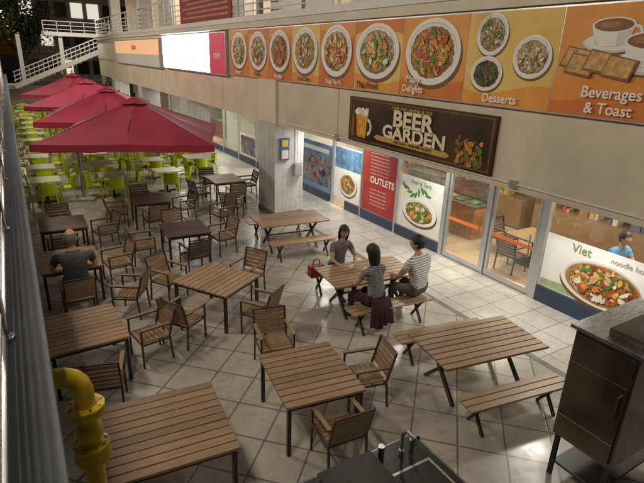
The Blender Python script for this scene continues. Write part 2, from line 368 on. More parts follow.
TO=mat('print_toast',(.56,.33,.12),.5,var=.45,scale=14);TC=mat('print_toast_crust',(.22,.09,.03),.5,var=.3)
for k,(a,c) in enumerate(((4.18,4.72),(4.10,4.64),(3.85,4.68),(3.60,4.62))):
    sg.wp([(a+.22,c-.10),(a-.16,c-.16),(a-.24,c+.08),(a+.12,c+.15)],X2-.03-k*.004,TC);sg.wp([(a+.19,c-.075),(a-.14,c-.125),(a-.20,c+.075),(a+.11,c+.13)],X2-.032-k*.004,TO)
so=sg.obj('food_menu_signboard')
for s_,y,mm,sz in (('Beverages\n& Toast',3.62,WTX,.19),('Desserts',5.3,WTX,.18),('Malay\nDelights',7.28,WTX,.17),('Thai Food',8.7,DTX,.18),('Yong Tau Fu',9.98,WTX,.13),('A La Carte',11.4,DTX,.14),('Noodles',12.8,WTX,.14),('Claypot',14.2,DTX,.14),('Western',15.65,WTX,.14)):
    text(so,'label',s_,XB-.05,y,4.12 if '\n' not in s_ else 4.22,sz,mm,bold=.003)
# ---------------------------------------------------------------- beer banner
BB=mat('banner_black',(.015,.010,.008),.45,col2=(.075,.035,.014),scale=1.2)
BG=mat('banner_gold',(.52,.33,.08),.5,var=.3,scale=6);CRM=mat('banner_cream',(.74,.66,.48),.5,var=.12,scale=8)
bn=MB();XN=6.36
bn.box(XN,6.415,5.3,9.36,2.93,3.86,BB)
bn.wr(5.34,9.32,2.96,3.83,XN-.002,mat('banner_rim',(.16,.07,.02),.5,var=.5,scale=4));bn.wr(5.38,9.28,2.99,3.80,XN-.004,BB)
BEER=mat('print_beer',(.60,.28,.02),.4,var=.45,scale=9)
bn.wp([(9.03,3.04),(8.72,3.04),(8.66,3.52),(9.09,3.52)],XN-.008,BEER)
for k in range(4):bn.wp([(8.98-k*.075,3.08),(8.945-k*.075,3.08),(8.935-k*.08,3.48),(8.975-k*.08,3.48)],XN-.0085,FM['y'])
bn.warc(8.66,3.28,.12,1.57,4.71,.03,XN-.009,CRM,1.2,10)
for i in range(22): bn.wd(8.66+R.random()*.44,3.53+R.random()*.10,.05+.03*R.random(),.05,XN-.010-.0006*i,[WTX,CRM][i%2],n=12)
bn.wp([(9.24,3.04),(9.13,3.04),(9.13,3.35),(9.16,3.5),(9.16,3.72),(9.21,3.72),(9.21,3.5),(9.24,3.35)],XN-.011,FM['b'])
for i in range(60):
    bn.wd(5.48+R.random()*.6,3.02+R.random()*.22*(1+R.random()),.03+.04*R.random(),.03+.02*R.random(),XN-.006-.0002*i,[FM['b'],FM['o'],FM['b'],FM['g']][i%4],n=9,rot=R.random()*3,jit=.25,q=R)
bn.wp([(8.3,3.07),(6.3,3.04),(6.2,3.09),(6.3,3.14),(8.3,3.17),(8.4,3.12)],XN-.019,BG)
bo=bn.obj('beer_garden_banner')
text(bo,'headline','BEER',XN-.022,7.25,3.54,.42,CRM,bold=.014,sx=1.25);text(bo,'headline2','GARDEN',XN-.022,7.22,3.27,.34,CRM,bold=.012,sx=1.3)
text(bo,'caption','COME AND UNWIND @ OUR',XN-.022,7.3,3.745,.085,BG,bold=.002);text(bo,'smallprint','OPEN DAILY  FROM 3PM TILL LATE',XN-.024,7.2,3.105,.07,DTX,bold=.002)
# ---------------------------------------------------------------- other signs
lw=em('lightbox_white',(1,.97,.98),12);lp=em('lightbox_magenta',(.9,.10,.30),1.6)
m=MB();m.box(6.25,6.399,16.6,24.6,3.95,5.36,ALU);m.wr(16.65,18.2,4.0,5.3,6.247,mat('red_panel',(.40,.03,.05),.5,emit=(.45,.03,.08),estr=.5));m.wr(18.2,24.55,4.0,5.3,6.247,lw)
m.box(6.1,6.5,16.6,24.6,5.361,5.378,ALU)
o=m.obj('illuminated_shop_sign');text(o,'lettering','hot meals\n& snacks',6.24,20.6,4.65,.46,lp,bold=.012);text(o,'lettering2','open',6.24,17.4,4.6,.35,WTX,bold=.004)
m=MB();m.box(6.25,6.399,25.2,36.5,3.9,5.25,ALU);m.wr(25.3,36.4,4.5,5.2,6.247,mat('pale_orange_sign',(.70,.40,.20),.5,emit=(.75,.45,.25),estr=.6));m.wr(25.3,36.4,3.95,4.5,6.247,WHITEP)
o=m.obj('shop_signboard');text(o,'lettering','kitchen',6.24,30.8,4.85,.4,RTX,bold=.01)
m=MB();m.box(6.34,6.37,16.2,21.8,5.72,6.72,mat('maroon_banner',(.26,.03,.03),.7,var=.3,scale=2));
for k in range(5):m.wr(16.5,21.5-(k%2)*.6,5.85+k*.16,5.92+k*.16,6.338,mat('banner_line%d'%k,(.42,.18,.12),.6,var=.6,scale=9))
m.obj('maroon_banner')
m=MB();m.box(6.34,6.37,10.2,11.3,5.7,6.5,WHITEP);m.wd(10.75,6.1,.35,.25,6.337,FM['r']);m.wd(10.75,6.1,.2,.15,6.335,FM['y']);m.obj('railing_poster')
m=MB();m.box(6.34,6.37,8.4,9.5,5.72,6.5,PLATE2);m.wr(8.5,9.4,5.8,6.4,6.337,FM['d']);m.wd(8.9,6.1,.2,.2,6.334,FM['p']);m.obj('railing_poster')
# window posters
XP=XF-.012
m=MB();m.box(XP,XP+.008,2.83,5.70,.36,1.50,PLATE)
m.wp([(5.68,.38),(2.85,.38),(2.85,.62),(3.6,.75),(4.6,.6),(5.68,.52)],XP-.001,mat('print_pale_green',(.35,.45,.25),.5,var=.3,scale=3))
dish(m,4.45,.84,.84,XP-.002,'wyogrb',31,.54,100,True,bowl=mat('print_soup',(.42,.22,.07),.4,var=.2,scale=4))
for i in range(30): m.wd(4.2+R.random()*.6,.86+R.random()*.26,.04+.06*R.random(),.035,XP-.045-.0003*i,[FM['p'],FM['g'],FM['p'],FM['b']][i%4],n=9,rot=R.random()*3,jit=.2,q=R)
dish(m,3.2,.95,.30,XP-.002,'ggwg',38,.6,40);o=m.obj('noodle_window_poster')
text(o,'lettering','Viet',XP-.01,4.95,1.36,.24,mat('olive_text',(.20,.26,.08),.5),bold=.002);text(o,'lettering2','noodle house',XP-.01,4.0,1.36,.14,mat('grey_text',(.35,.35,.33),.5),bold=.001)
m=MB();m.box(XP,XP+.008,8.68,10.37,.3,1.75,mat('poster_cream',(.70,.70,.64),.5,var=.1,scale=2));dish(m,9.5,.85,.66,XP-.002,'gwyog',32,.55,90,True)
for k in range(9):m.wd(9.2+k*.12,1.35+.1*math.sin(k),.12,.04,XP-.003-.0004*k,FM['g'],n=8,rot=k*.5)
o=m.obj('bowl_window_poster')
text(o,'lettering','Fresh & Tasty',XP-.01,9.5,1.62,.14,mat('poster_green_text',(.1,.25,.08),.5),bold=.001)
RP=mat('poster_red',(.36,.035,.03),.45,var=.22,scale=2)
m=MB();m.box(XP,XP+.008,10.5,12.08,.3,2.22,RP);o=m.obj('red_window_poster')
text(o,'title','OUTLETS',XP-.006,11.15,1.28,.27,WTX,bold=.004)
for k in range(7): text(o,'line','our street food stalls at level %d'%(k+1),XP-.006,11.3,2.08-k*.1,.07,WTX)
for k in range(5): text(o,'line','opening hours daily until late %d'%(k+1),XP-.006,11.3,1.0-k*.11,.065,WTX)
m=MB();m.box(XP,XP+.008,12.16,13.72,.3,2.0,PLATE);m.wr(12.2,13.68,1.3,1.96,XP-.002,mat('poster_blue',(.12,.25,.42),.5,var=.6,scale=5));dish(m,12.9,.85,.5,XP-.003,'orywg',33,.8,70);m.obj('photo_window_poster')
pm=foodmat('crowd_print',[(.05,.08,.2),(.4,.25,.18),(.1,.28,.45),(.5,.5,.5),(.35,.05,.05),(.02,.02,.05)],7)
m=MB();m.box(XP,XP+.008,13.84,16.08,.3,1.9,mat('poster_skyblue',(.12,.26,.45),.5,var=.4,scale=3));m.wr(13.9,16.0,.45,1.45,XP-.002,pm);m.wr(14.1,15.8,1.6,1.75,XP-.002,WTX);m.obj('crowd_window_poster')
m=MB();m.box(XP,XP+.008,20.1,21.9,.3,1.3,FM['w']);m.wr(20.2,21.8,.4,1.2,XP-.002,pm);m.obj('menu_window_poster')
m=MB();m.box(XP,XP+.008,26.3,28.4,.3,1.5,FM['y']);m.wr(26.4,28.3,.4,1.2,XP-.002,pm);m.obj('menu_window_poster')
# interior shelves and counters
q=random.Random(3)
pal=[mat('goods_%d'%i,c,.5,var=.3) for i,c in enumerate([(.35,.08,.05),(.45,.3,.1),(.1,.2,.08),(.5,.48,.42),(.12,.12,.2),(.3,.16,.08),(.45,.25,.18)])]
for y0,y1 in ((2.6,8.6),(9,15.9),(16.8,23.5),(24.5,33.5),(34.6,44)):
    m=MB();m.box(12.4,12.99,y0,y1,.03,.9,WOODC);m.box(12.5,12.99,y0,y1,1.3,1.34,WOODD);m.box(12.5,12.99,y0,y1,1.75,1.79,WOODD)
    y=y0+.1
    while y<y1-.3:
        w=q.uniform(.08,.3)
        for z in (.9,1.34,1.79):
            if q.random()<.75:m.box(12.55,12.85,y,y+w*.8,z,z+q.uniform(.08,.26),q.choice(pal))
        y+=w
    m.obj('shop_shelf')
GLOW=em('display_glow',(1,.72,.38),2.2)
for y0,y1 in ((8.9,12.4),(17.5,21.5),(26,30.5)):
    m=MB();m.box(10.3,11.0,y0,y1,.03,.95,mat('counter_front',(.30,.13,.06),.45,var=.25));m.box(10.26,11.04,y0-.03,y1+.03,.951,.98,STEEL)
    m.box(10.9,10.94,y0,y1,.981,1.45,STEEL);m.box(10.4,10.94,y0,y1,1.451,1.48,STEEL);m.box(10.5,10.8,y0+.1,y1-.1,1.44,1.45,GLOW)
    y=y0+.15
    while y<y1-.4:
        m.box(10.4,10.85,y,y+.36,.981,1.02,STEEL);m.ball((10.62,y+.18,1.0),.15,FM[q.choice('royggbp')],(1,1,.45),6);y+=.42
    m.obj('food_display_counter')
m=MB()
for y in (3.3,4.6,5.3):m.tube((9.9,y,2.2),(9.9,y,2.88),.006,.006,BLACK,6);m.lathe((9.9,y,2.05),[(.14,0),(.10,.10),(.03,.16)],BLACK,16);m.ball((9.9,y,2.09),.05,em('added_pendant_bulb',(1,.75,.4),14),n=6)  # pendants added to brighten the shop interior
m.obj('added_pendant_lamps')
for y in (4.3,7.0,14.0,23,36):
    m=MB();m.box(9.9,10.9,y-.5,y+.5,.72,.76,WOODC);m.box(10.35,10.45,y-.05,y+.05,.06,.72,METAL);m.box(10.1,10.7,y-.3,y+.3,.02,.06,METAL)
    m.obj('cafe_table')
for y,p in ((4.5,85),(7.8,95),(11.5,80),(14.6,65),(20,140),(28,160),(37,180)):
    f=MB();f.box(10.0,11.2,y-.6,y+.6,2.80,2.88,ALU);f.box(10.04,11.16,y-.56,y+.56,2.795,2.80,LAMP);o=f.obj('interior_ceiling_light')
    area('lamp',(10.6,y,2.78),(0,0,0),1.1,1.1,p,(1,.82,.58),o)
for y in (4.5,8.5,12.5,17.5,23,29,36):
    f=MB();f.lathe((7.9,y,2.8),[(.0,.0),(.13,.0),(.14,.08)],LAMP);o=f.obj('soffit_downlight')
    area('lamp',(7.9,y,2.78),(0,0,0),.35,.35,58,(1,.95,.85),o)
# ---------------------------------------------------------------- furniture meshes
def slats(m,x0,x1,y0,y1,z0,z1,n,mt,gap=.012):
    w=(y1-y0+gap)/n
    for i in range(n):m.box(x0,x1,y0+i*w,y0+i*w+w-gap,z0,z1,mt)
def table_mesh(lx,ly,W):
    m=MB();slats(m,-lx/2,lx/2,-ly/2,ly/2,.715,.75,10,W,.014)
    a,b=lx/2-.05,ly/2-.05
    for x in(-a,a):
        for y in(-b,b):m.box(x-.025,x+.025,y-.025,y+.025,0,.714,METAL)
        m.box(x-.015,x+.015,-b+.026,b-.026,.66,.713,METAL)
    for y in(-b,b):m.box(-a+.026,a-.026,y-.015,y+.015,.66,.713,METAL)
    return m.mesh('slat_table',.003)
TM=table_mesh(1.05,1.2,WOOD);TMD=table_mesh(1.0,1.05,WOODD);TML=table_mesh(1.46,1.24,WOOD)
def chair_mesh(W):
    m=MB();slats(m,-.23,.23,-.22,.22,.41,.435,6,W,.01)
    for x in(-.255,.255):
        m.beam((x,.22,0),(x,.22,.65),.028,.028,METAL);m.beam((x,-.26,0),(x,-.22,.43),.028,.028,METAL);m.beam((x,-.22,.43),(x,-.34,.87),.028,.028,METAL)
        m.beam((x,.22,.64),(x,-.27,.64),.028,.02,METAL);m.box(x-.028,x+.028,-.24,.25,.651,.670,W)
        m.beam((x,.22,.40),(x,-.22,.40),.02,.03,METAL)
    m.beam((-.24,.21,.395),(.24,.21,.395),.02,.03,METAL);m.beam((-.24,-.21,.395),(.24,-.21,.395),.02,.03,METAL);m.beam((-.24,-.34,.86),(.24,-.34,.86),.025,.025,METAL)
    for k in range(5):
        z=.50+k*.075;y=-.235-(z-.43)*.27;m.beam((-.24,y,z),(.24,y,z),.018,.066,W,up=(0,-.27,1))
    return m.mesh('slat_armchair',.003)
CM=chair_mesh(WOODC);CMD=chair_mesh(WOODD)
def picnic(x,y,rz):
    o=empty('picnic_table',(x,y,0),rz)
    m=MB();slats(m,-.9,.9,-.50,.50,.715,.752,8,WOOD,.016)
    for sx in(-.62,.62):
        m.beam((sx,-.40,0),(sx,.28,.70),.05,.05,METAL);m.beam((sx+.055,.40,0),(sx+.055,-.28,.70),.05,.05,METAL);m.box(sx-.02,sx+.08,-.42,.42,.68,.713,METAL)
    m.beam((-.62,0,.35),(.67,0,.35),.03,.03,METAL);m.obj('table_top',o,.003)
    for k,s in enumerate((-1,1)):
        m=MB();yc=s*.86;slats(m,-.85,.85,yc-.17,yc+.17,.42,.45,3,WOOD,.014)
        for sx in(-.62,.62):
            m.beam((sx,yc-.18,0),(sx,yc+.10,.40),.04,.04,METAL);m.beam((sx+.045,yc+.18,0),(sx+.045,yc-.10,.40),.04,.04,METAL);m.box(sx-.02,sx+.065,yc-.15,yc+.15,.39,.418,METAL)
        m.obj('bench_%d'%(k+1),o,.003)
picnic(5.65,10.8,math.radians(-5));picnic(5.45,7.15,math.radians(-5));picnic(5.42,4.28,math.radians(-9))
def tb(me,x,y,a=0): put('slat_table',me,(x,y,0),math.radians(a))
tb(TML,.84,4.62,-5);tb(TM,.41,7.32,3);tb(TM,2.75,8.1,32);tb(TM,2.82,4.77,-8);tb(TM,.51,10.25,0)
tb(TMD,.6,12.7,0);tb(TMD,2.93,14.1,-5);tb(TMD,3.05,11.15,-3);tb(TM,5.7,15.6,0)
def ch(me,x,y,face,j=6):
    put('slat_armchair',me,(x,y,0),math.radians(face-90+R.uniform(-j,j)))
for x,y,a in ((2.8,4.0,84),(3.72,4.75,170),(2.95,6.1,-100),(1.95,7.5,35),(3.2,7.2,125),(3.6,8.7,212),(2.15,9.2,-60),(1.32,7.25,185),(.5,6.35,80),(.53,9.2,90),(1.4,10.5,185),(1.35,8.9,150)):ch(CM,x,y,a)
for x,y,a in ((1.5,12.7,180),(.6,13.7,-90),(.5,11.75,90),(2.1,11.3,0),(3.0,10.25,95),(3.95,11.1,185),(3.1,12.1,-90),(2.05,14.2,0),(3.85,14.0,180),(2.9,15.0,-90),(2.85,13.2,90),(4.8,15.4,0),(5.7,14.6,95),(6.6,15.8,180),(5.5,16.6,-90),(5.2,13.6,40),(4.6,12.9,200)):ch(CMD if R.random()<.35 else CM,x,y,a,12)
for x,y,a in ((10.3,3.5,90),(10.4,5.1,-90),(10.4,7.9,-90),(9.6,7.0,0)):put('cafe_chair',CMD,(x,y,.02),math.radians(a-90))
# lime chairs
m=MB();m.box(-.22,.22,-.21,.22,.42,.45,LIME)
for k in range(6):
    t0,t1=math.pi*(1.15+.117*k),math.pi*(1.15+.117*(k+1))
    a=(.25*math.cos(t0),-.02+.22*math.sin(t0));c=(.25*math.cos(t1),-.02+.22*math.sin(t1))
    m.add([(a[0],a[1],.45),(c[0],c[1],.45),(c[0]*1.08,c[1]*1.25,.82),(a[0]*1.08,a[1]*1.25,.82)],[(0,1,2,3)],LIME,True)
    m.add([(a[0]*.92,a[1]*.9,.45),(c[0]*.92,c[1]*.9,.45),(c[0],c[1]*1.15,.82),(a[0],a[1]*1.15,.82)],[(3,2,1,0)],LIME,True)
for x in(-1,1):
    for y in(-1,1):m.tube((x*.19,y*.18,.42),(x*.24,y*.23,0),.022,.014,LIME,8)
    m.beam((x*.25,-.1,.64),(x*.25,.18,.62),.04,.02,LIME);m.beam((x*.25,.18,.62),(x*.22,.19,.44),.03,.02,LIME)
GC=m.mesh('lime_plastic_chair')
m=MB();m.box(-.42,.42,-.42,.42,.72,.75,LIGHTT);m.tube((0,0,.04),(0,0,.72),.035,.035,METAL);m.box(-.28,.28,-.04,.04,0,.04,METAL);m.box(-.04,.04,-.28,.28,.0,.045,METAL)
GT=m.mesh('pale_cafe_table')
y=17.6
while y<44:
    for x in (.6,2.5,4.4,5.9):
        if y<18.5 and (x>5): continue
        xx=x+R.uniform(-.12,.12);put('pale_cafe_table',GT,(xx,y,0),R.uniform(-.05,.05))
        for a in (0,90,180,270):
            if R.random()<.06: continue
            d_=.60+R.uniform(-.05,.1);t=math.radians(a)
            put('lime_plastic_chair',GC,(xx+d_*math.cos(t)+R.uniform(-.06,.06),y+d_*math.sin(t)+R.uniform(-.06,.06),0),t+math.pi/2+R.uniform(-.25,.25))
    y+=2.1
# ---------------------------------------------------------------- umbrellas
def umbrella(x,y,rz,h=1.95):
    o=empty('patio_umbrella',(x,y,0),math.radians(rz))
    H0,H1=2.45,3.38
    m=MB();nr,ns=10,10
    def pt(t,r):
        s=int(t)%4;f=(t-int(t))*2-1
        c=[(f,-1),(1,f),(-f,1),(-1,-f)][s];sag=1-.035*(1-f*f)*r
        rib=abs(math.sin(math.pi*f))
        z=H0+(H1-H0)*((1-r)**1.1)-.05*math.sin(math.pi*r)*rib-.02*rib*r
        return (c[0]*h*r*sag,c[1]*h*r*sag,z)
    N=4*ns;vs=[]
    for j in range(nr+1):
        for i in range(N):vs.append(pt(i/ns,.06+.94*j/nr))
    fs=[(j*N+i,j*N+(i+1)%N,(j+1)*N+(i+1)%N,(j+1)*N+i) for j in range(nr) for i in range(N)]
    m.add(vs,fs,MAROON,False)
    lo=vs[-N:];m.add(lo+[(a*1.004,b_*1.004,c-.17-.02*(i%2)) for i,(a,b_,c) in enumerate(lo)],[(i,(i+1)%N,N+(i+1)%N,N+i) for i in range(N)],MAROON)
    top=[pt(i/ns,.16) for i in range(N)];m.add([(a,b_,c+.07) for a,b_,c in top]+[(0,0,H1+.07)],[(i,(i+1)%N,N) for i in range(N)],MAROON)
    m.obj('canopy',o)
    m=MB()
    for i in range(8):
        a=pt(i*.5,.05);c=pt(i*.5,.98);m.beam((a[0],a[1],a[2]-.03),(c[0],c[1],c[2]-.03),.02,.02,METAL)
    m.tube((0,0,2.7),(0,0,H1+.12),.03,.03,METAL);m.tube((-2.15,1.9,0),(-2.15,1.9,2.45),.055,.055,STEEL);m.beam((-2.15,1.9,2.4),(0,0,2.9),.05,.07,STEEL)
    m.box(-2.5,-1.8,1.55,2.25,0,.08,GREY);m.ball((0,0,H1+.15),.04,METAL)
    m.obj('frame',o)
umbrella(2.95,15,-20,2.15);umbrella(2.95,19.6,-14,2.05);umbrella(2.9,24.6,-16,2.05);umbrella(3.0,31.0,-15,2.1)
# ---------------------------------------------------------------- near objects
o=empty('gas_pipe')
m=MB();m.tube((-.9,3.15,2.62),(-.04,3.15,2.62),.065,.065,YELLOW,20)
m.path([(-.04,3.15,2.62),(.02,3.15,2.612),(.07,3.15,2.585),(.105,3.15,2.54),(.12,3.15,2.48),(.12,3.15,2.4)],.065,YELLOW,20);m.tube((.12,3.15,2.4),(.12,3.15,0),.065,.065,YELLOW,20)
for z in (2.30,1.98,1.92,1.2):
    m.tube((.12,3.15,z),(.12,3.15,z+.03),.12,.12,YELLOW,28);m.tube((.12,3.15,z+.036),(.12,3.15,z+.066),.12,.12,YELLOW,28)
    for k in range(8):
        t=k*math.pi/4+.2;m.tube((.12+.098*math.cos(t),3.15+.098*math.sin(t),z-.012),(.12+.098*math.cos(t),3.15+.098*math.sin(t),z+.08),.011,.011,STEEL,6)
for s in (0,.036): m.tube((-.16+s,3.15,2.62),(-.13+s,3.15,2.62),.12,.12,YELLOW,28)
m.ball((.12,3.15,2.15),.095,YELLOW,(1,1,.9));m.obj('pipework',o)
# bar counter
o=empty('bar_counter')
m=MB();m.box(1.78,3.05,1.9,3.02,.06,.93,mat('counter_side',(.04,.037,.037),.4,var=.2));m.box(1.74,3.09,1.86,3.06,.931,.955,mat('counter_rim_steel',(.22,.22,.23),.3,1,var=.2));m.box(1.77,3.06,1.89,3.03,.956,.968,BLACK)
m.box(2.5,2.98,2.25,2.7,.969,.98,STEEL);m.box(2.53,2.95,2.28,2.67,.981,.985,BLACK);m.box(1.85,2.4,2.3,2.9,.969,1.12,BLACK);m.box(1.83,2.42,2.28,2.92,1.121,1.135,METAL);m.obj('counter',o,.002)
m=MB();m.path([(2.75,2.85,.97),(2.75,2.85,1.25),(2.75,2.79,1.31),(2.75,2.69,1.31),(2.75,2.65,1.26)],.016,STEEL);m.tube((2.75,2.85,.97),(2.75,2.85,1.05),.03,.025,STEEL);m.tube((2.88,2.85,.97),(2.88,2.85,1.12),.028,.028,STEEL);m.tube((2.88,2.85,1.12),(2.88,2.77,1.2),.012,.018,BLACK)
m.tube((2.52,2.88,.97),(2.52,2.88,1.17),.035,.033,STEEL);m.obj('tap',o)
# steel cabinet
DST=mat('dark_steel',(.16,.145,.13),.25,.9,var=.4,scale=2.2,stretch=(1,1,.35))
o=empty('steel_grill_cabinet')
m=MB();m.box(4.85,6.1,1.9,2.58,.6,1.98,DST);m.box(4.80,6.15,1.85,2.63,1.981,2.02,STEEL);m.box(4.95,5.9,1.95,2.3,2.021,2.10,DST)
m.box(4.825,4.849,1.93,2.55,.66,1.93,mat('cabinet_door',(.16,.13,.10),.2,.9,var=.35,scale=2.5))
for z in (.9,1.6):m.box(4.818,4.824,1.93,2.55,z,z+.012,STEEL)
m.tube((4.79,1.98,1.2),(4.79,1.98,1.5),.012,.012,STEEL);m.box(4.80,4.83,1.97,1.99,1.2,1.22,STEEL);m.box(4.80,4.83,1.97,1.99,1.48,1.5,STEEL)
for x in (4.9,6.05):
    for y in (1.95,2.53):m.box(x-.025,x+.025,y-.025,y+.025,0,.599,METAL)
m.box(4.88,6.07,1.96,2.52,.2,.23,METAL);m.obj('cabinet',o,.003)
# ---------------------------------------------------------------- people
def seg_d(p,a,b):
    ab=b-a;t=max(0,min(1,(p-a).dot(ab)/max(ab.length_squared,1e-9)));return (p-a-ab*t).length
def person(name,loc,rz,top,bottom,hair,style,sc=1.18,lean=.05,hands=((-.13,.38,.71),(.13,.38,.71)),elb=None,feet=.40,turn=0,tilt=0,female=False,longs=False,wide=1,legs=None):
    o=empty(name,(loc[0],loc[1],-.085+loc[2]),math.radians(rz));o.scale=(sc,sc,sc)
    sw=(.165 if female else .195)*wide
    J={};J['p']=(0,0,.57);J['s']=(0,lean*.4,.74);J['c']=(0,lean,.93);J['n']=(0,lean*1.3,1.09);J['h']=(0,lean*1.7,1.17)
    Rd={'p':(.165*wide,.13),'s':(.145*wide,.115),'c':(.165*wide,.12),'n':(.066,.064),'h':(.055,.055)}
    if female:Rd.update({'p':(.165,.13),'s':(.122,.10),'c':(.14,.105),'n':(.05,.05),'h':(.046,.046)})
    B=[('p','s','t'),('s','c','t'),('c','n','t'),('n','h','k')]
    for k,sx in enumerate((-1,1)):
        e=elb[k] if elb else (sx*(sw+.07),lean+.12,.79);w=hands[k];S_=(sx*sw,lean,1.02)
        ua=tuple((a*.5+b_*.5) for a,b_ in zip(S_,e))
        J['S%d'%k]=S_;J['u%d'%k]=ua;J['e%d'%k]=e;J['w%d'%k]=w
        q=.88 if female else 1.05
        Rd['S%d'%k]=(.070*q,.070*q);Rd['u%d'%k]=(.056*q,.056*q);Rd['e%d'%k]=(.042*q,.042*q);Rd['w%d'%k]=(.027*q,.027*q)
        d_=(Vector(w)-Vector(e)).normalized();pm_=Vector(w)+d_*.07;J['m%d'%k]=tuple(pm_);Rd['m%d'%k]=(.036*q,.022*q)
        B+=[('c','S%d'%k,'t'),('S%d'%k,'u%d'%k,'t'),('u%d'%k,'e%d'%k,'t' if longs else 'k'),('e%d'%k,'w%d'%k,'k'),('w%d'%k,'m%d'%k,'k')]
        J['H%d'%k]=(sx*.10,.03,.54);kn=(sx*.13,.42,.52);an=(sx*.13,feet,.15)
        J['K%d'%k]=kn;J['A%d'%k]=an;J['T%d'%k]=(an[0]+sx*.01,an[1]+.15,.105);J['C%d'%k]=tuple(a*.6+b_*.4 for a,b_ in zip(kn,an))
        Rd['H%d'%k]=(.10,.095);Rd['K%d'%k]=(.062,.062);Rd['C%d'%k]=(.055,.055);Rd['A%d'%k]=(.038,.042);Rd['T%d'%k]=(.036,.03)
        lt='b' if legs is None else legs
        B+=[('p','H%d'%k,'b'),('H%d'%k,'K%d'%k,'b'),('K%d'%k,'C%d'%k,lt),('C%d'%k,'A%d'%k,lt),('A%d'%k,'T%d'%k,'s')]
    names=list(J);me=bpy.data.meshes.new('sk');me.from_pydata([J[n] for n in names],[(names.index(a),names.index(b_)) for a,b_,t in B],[])
    ob=bpy.data.objects.new('sk',me);COL.objects.link(ob)
    md=ob.modifiers.new('s','SKIN');md.use_smooth_shade=True
    for i,n in enumerate(names):
        me.skin_vertices[0].data[i].radius=Rd[n];me.skin_vertices[0].data[i].use_root=(n=='p')
    sb=ob.modifiers.new('ss','SUBSURF');sb.levels=2;sb.render_levels=2
    dg=bpy.context.evaluated_depsgraph_get();dg.update();body=bpy.data.meshes.new_from_object(ob.evaluated_get(dg))
    bpy.data.objects.remove(ob)
    body.materials.clear()
    for mm in (top,bottom,SKIN,SHOE):body.materials.append(mm)
    ix={'t':0,'b':1,'k':2,'s':3};segs=[(Vector(J[a]),Vector(J[b_]),ix[t]) for a,b_,t in B]
    for p in body.polygons:
        c=p.center;p.material_index=min(segs,key=lambda s:seg_d(c,s[0],s[1]))[2];p.use_smooth=True
        if p.material_index==1 and c.z>.66 and abs(c.x)<.25 and c.y<.2:p.material_index=0
    for v in body.vertices:
        if v.co.z<1.05 and v.co.z>.2:
            k=.005*math.sin(v.co.z*75+v.co.x*22)+.004*math.sin(v.co.x*60+v.co.y*45);v.co+=v.normal*k
    put('body',body,parent=o)
    m=MB()
    for k,sx in enumerate((-1,1)):
        w=Vector(J['w%d'%k]);pm_=Vector(J['m%d'%k]);d_=(pm_-w).normalized();side=d_.cross(Vector((0,0,1))).normalized()
        for i,(off,L) in enumerate(((-.030,.062),(-.010,.075),(.010,.070),(.029,.054))):
            a=pm_+side*off+d_*.005;b1=a+d_*L*.5+Vector((0,0,.004));c1=b1+d_*L*.42+Vector((0,0,-.014))
            m.tube(a,b1,.0095,.0085,SKIN,8);m.tube(b1,c1,.0085,.0065,SKIN,8);m.ball(b1,.0086,SKIN,n=5);m.ball(c1,.0067,SKIN,n=5)
        a=w+d_*.03-side*sx*.028;b1=a-side*sx*.025+d_*.03;c1=b1+d_*.028;m.tube(a,b1,.012,.010,SKIN,8);m.tube(b1,c1,.010,.008,SKIN,8);m.ball(b1,.0102,SKIN,n=5)
    m.obj('fingers',o)
    hd=empty('head');hd.parent=o;hd.location=(0,lean*1.7+.02,1.27);hd.rotation_euler=(math.radians(tilt),0,math.radians(turn));f=1.0 if female else 1.08;hd.scale=(f,f,f)
    def sph(n,a,b_,c_,fn=None,mt=SKIN,cut=None):
        bm=bmesh.new();bmesh.ops.create_uvsphere(bm,u_segments=28,v_segments=20,radius=1)
        for v in bm.verts:
            v.co=Vector((v.co.x*a,v.co.y*b_,v.co.z*c_))
        if cut:bmesh.ops.delete(bm,geom=[q_ for q_ in bm.faces if cut(q_.calc_center_median())],context='FACES')
        if fn:
            for v in bm.verts:fn(v)
        for q_ in bm.faces:q_.smooth=True
        me=bpy.data.meshes.new(n);bm.to_mesh(me);bm.free();me.materials.append(mt);return put(n,me,parent=hd)
    def jaw(v):
        z=v.co.z
        if z<0:
            k=-z/.118;v.co.x*=1-.33*k*k;v.co.y=v.co.y*(1-.12*k)+.012*k
        if v.co.y>.07 and abs(v.co.x)<.016 and -.045<z<.02:v.co.y+=.018*(1-(z+.03)/.05 if z>-.03 else .7)
    sph('skull',.077,.096,.118,jaw)
    m=MB()
    for s in(-1,1):
        m.ball((s*.078,-.005,-.01),.03,SKIN,(.35,.6,1));m.ball((s*.03,.083,.008),.012,EYEW,(1.1,.6,.6),6);m.ball((s*.03,.0895,.008),.0055,HAIR,n=5);m.ball((s*.03,.087,.030),.016,hair,(1.2,.35,.22),6)
    m.add([(-.010,.088,-.012),(.010,.088,-.012),(0,.116,-.022),(-.014,.088,-.034),(.014,.088,-.034),(0,.088,.012)],[(0,2,5),(5,2,1),(0,3,2),(2,4,1),(3,4,2)],SKIN,True)
    m.ball((0,.084,-.056),.022,LIP,(1,.35,.28),6);m.obj('face',hd)
